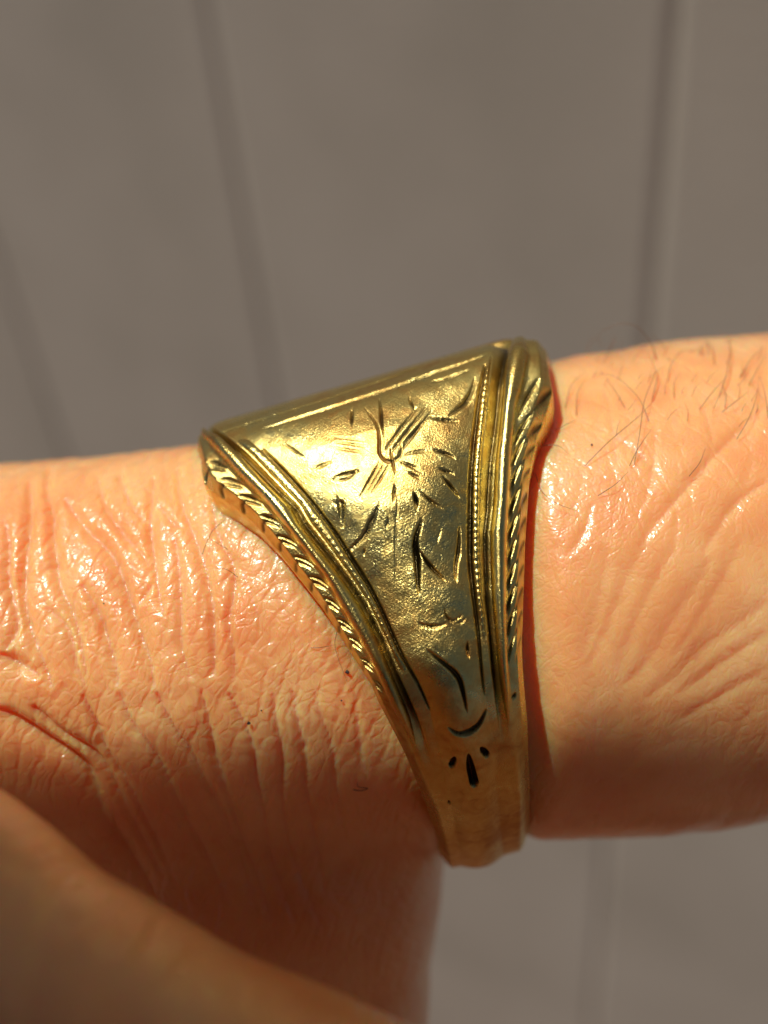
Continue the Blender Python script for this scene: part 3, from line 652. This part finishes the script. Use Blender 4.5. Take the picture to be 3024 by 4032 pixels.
HL = [([(760, 1080), (800, 850), (830, 640), (895, 480), (900, 430), (860, 340), (780, 285)], .10), ([(860, 780), (800, 640), (690, 520), (600, 470), (480, 460)], .06), ([(430, 1080), (600, 910), (800, 740), (910, 620)], .05),
      ([(1330, 620), (1380, 460), (1405, 300), (1390, 220), (1330, 170)], .10), ([(1350, 720), (1440, 650), (1530, 580)], .04), ([(1200, 700), (1300, 570), (1400, 465)], .05), ([(985, 520), (1010, 400), (1080, 310), (1160, 305)], .06),
      ([(1000, 380), (960, 280), (880, 200)], .04), ([(915, 370), (870, 250), (780, 150), (680, 125), (560, 170), (510, 230)], .08), ([(540, 470), (570, 350), (640, 200)], .05), ([(610, 400), (615, 300), (640, 220)], .04),
      ([(300, 690), (340, 540), (430, 450)], .05), ([(375, 740), (380, 600), (440, 480)], .04), ([(700, 690), (630, 570), (560, 480)], .04), ([(1300, 400), (1285, 290), (1225, 220)], .05), ([(1260, 330), (1250, 260), (1225, 225)], .03),
      ([(1200, 340), (1210, 280), (1230, 215)], .03), ([(1480, 480), (1540, 370), (1659, 260)], .05), ([(1530, 540), (1590, 430), (1659, 310)], .05), ([(1450, 900), (1530, 760), (1580, 620), (1600, 480)], .06), ([(100, 1130), (130, 1230), (180, 1290), (260, 1340), (400, 1390)], .04),
      ([(110, 960), (180, 940), (260, 950), (320, 1000)], .03), ([(520, 1280), (640, 1200), (720, 1120)], .03), ([(1030, 620), (1030, 520), (1070, 460)], .04), ([(1130, 1150), (1200, 1060), (1240, 960)], .03), ([(640, 880), (650, 820), (665, 780)], .03),
      ([(730, 1080), (790, 960), (880, 830)], .04), ([(1370, 690), (1375, 600), (1350, 530)], .03), ([(440, 330), (460, 270), (500, 220), (540, 260), (560, 310)], .04), ([(1590, 170), (1600, 110), (1640, 85), (1659, 100)], .03), ([(880, 640), (910, 520), (920, 460), (900, 440)], .05),
      ([(240, 840), (310, 800), (370, 775)], .02), ([(1660, 760), (1640, 600), (1600, 470)], .05)]
for p, l in HL:
    link('hair', tube(hair(6, p, l), .0016), HAIR, hand)
for k in range(46):                                 # finer down sharing one growth direction
    x = random.uniform(480, 1640); y = random.uniform(215, 560) + (0 if k % 3 else 260); ln = random.uniform(60, 150); a = math.radians(random.gauss(62, 16))
    c = random.uniform(-.5, .5); pp = [(x, y)]
    for q in range(3): x += ln / 3 * math.cos(a); y -= ln / 3 * math.sin(a); a += c * .8; pp.append((x, y))
    if y > 175: link('hair', tube(hair(6, pp, random.uniform(.02, .06)), .0011), HAIR, hand)
for z, p, l in ((7, [(1320, 800), (1380, 660), (1450, 590), (1510, 545)], .05), (7, [(1555, 950), (1480, 900), (1390, 890)], .03), (7, [(1490, 770), (1440, 740), (1370, 700)], .02), (3, [(670, 1350), (760, 1345), (880, 1325)], .01)):
    link('hair', tube(hair(z, p, l), .0014), HAIR, hand)
# a loose hair caught under the ring's edge
q = view(3, [(890, 800), (862, 880), (865, 960), (895, 1090), (885, 1220), (868, 1320), (900, 1450), (968, 1625)])
zr = [-.17, -.15, -.14, -.16, -.20, -.22, -.23, -.235]; P = []
for (a, b), zc in zip(q, zr):
    s0 = img(np.array([[a, b]]))[0]; t3, ok = trace(np.array([[a, b]])); zc = max(t3[0, 2] + .01, zc); k = 1 - zc / CAMD; P.append((s0[0] * k, s0[1] * k, zc))
lh = link('loose_hair', tube(smooth3(P, 40), .0019), HAIR); tag(lh, 'dark loose hair hanging from the ring over lit skin', 'hair')
P3, ok = trace(view(8, [(1282, 373), (1310, 376), (1335, 368), (1300, 362), (1297, 346)])); P3[:, 2] += .02
lf = link('lint_fibre', tube(smooth3(P3, 24), .0024), HAIR); tag(lf, 'tiny bent dark fibre stuck on shaded skin below the ring', 'fibre')
import bmesh
def grit(px, size, label):
    p, ok = trace(np.array([px], float)); bm = bmesh.new(); bmesh.ops.create_icosphere(bm, subdivisions=2, radius=size)
    for v in bm.verts: v.co *= random.uniform(.7, 1.25); v.co.z *= .6
    me = bpy.data.meshes.new('grit'); bm.to_mesh(me); bm.free()
    o = link('skin_speck', me, SPECK); o.matrix_world = M @ Matrix.Translation(Vector(p[0] + np.array([0, 0, .008]))); tag(o, label, 'speck', 'dark specks on the skin')
grit((1368, 2645), .0085, 'largest dark brown speck, on skin at the tip of the loose hair')
grit((980, 2846), .007, 'dark angular speck on creased skin above the shadow edge')
grit((1030, 2796), .0035, 'pinprick dark speck just beside the angular speck on creased skin')
grit((1345, 2757), .0045, 'small greyish speck on smooth skin below the largest speck')
grit((411, 2376), .0035, 'pinprick dark speck between knuckle creases, far from the ring')
grit((2329, 1752), .005, 'small dark speck on the hairy side of the skin')

# ------------------------------------------------------------------ the phone that takes the picture; its top edge shades the lower part of the hand
edge, _ = trace(np.array([[760, 2840]], float)); ZP = 4.75
ye = edge[0, 1] + SUN[1] / SUN[2] * (ZP - edge[0, 2])
GLASS = plain('phone_glass', (.02, .02, .022), .15); FRAME = plain('phone_frame', (.06, .06, .065), .35)
ph = bpy.data.objects.new('smartphone', None); scene.collection.objects.link(ph)
ph.matrix_world = M @ Matrix.Translation((edge[0, 0] - 3.5, ye, ZP)) @ Matrix.Rotation(math.radians(0.5), 4, 'Z') @ Matrix.Translation((1.3, -7.4, 0)); tag(ph, 'black smartphone held behind the lens position, facing the hand', 'phone')
def slab(w, h, r, zs, n=10):
    rows = []
    for z, ins in zs:
        for cx, cy, a0 in ((w - r, h - r, 0), (-w + r, h - r, 90), (-w + r, -h + r, 180), (w - r, -h + r, 270)):
            for k in range(n):
                a = math.radians(a0 + 90 * k / (n - 1)); rows.append((cx + (r - ins) * math.cos(a), cy + (r - ins) * math.sin(a), z))
    nn = 4 * n; f = [tuple(x) for x in grid_faces(len(zs), nn, False, True).tolist()]; o = (len(zs) - 1) * nn
    me = bpy.data.meshes.new('slab'); me.from_pydata(rows, [], f + [tuple(range(nn))[::-1], tuple(range(o, o + nn))]); return me
link('body', slab(3.75, 7.4, .9, [(0, .12), (.03, .03), (.12, 0), (.7, 0), (.78, .04), (.8, .12)]), FRAME, ph)
link('back_glass', slab(3.6, 7.25, .8, [(-.02, .05), (-.005, 0), (.02, 0)]), GLASS, ph)
bump = link('camera_bump', slab(1.75, 1.75, .6, [(-.17, .1), (-.14, .02), (-.019, 0)]), GLASS, ph); bump.location = (1.7, 5.2, 0)
for x, y in ((.75, .8), (.75, -.8), (-.8, 0)):
    link('lens', slab(.6, .6, .6, [(-.26, .06), (-.22, .0), (-.16, 0)]), FRAME, bump).location = (x, y, 0)
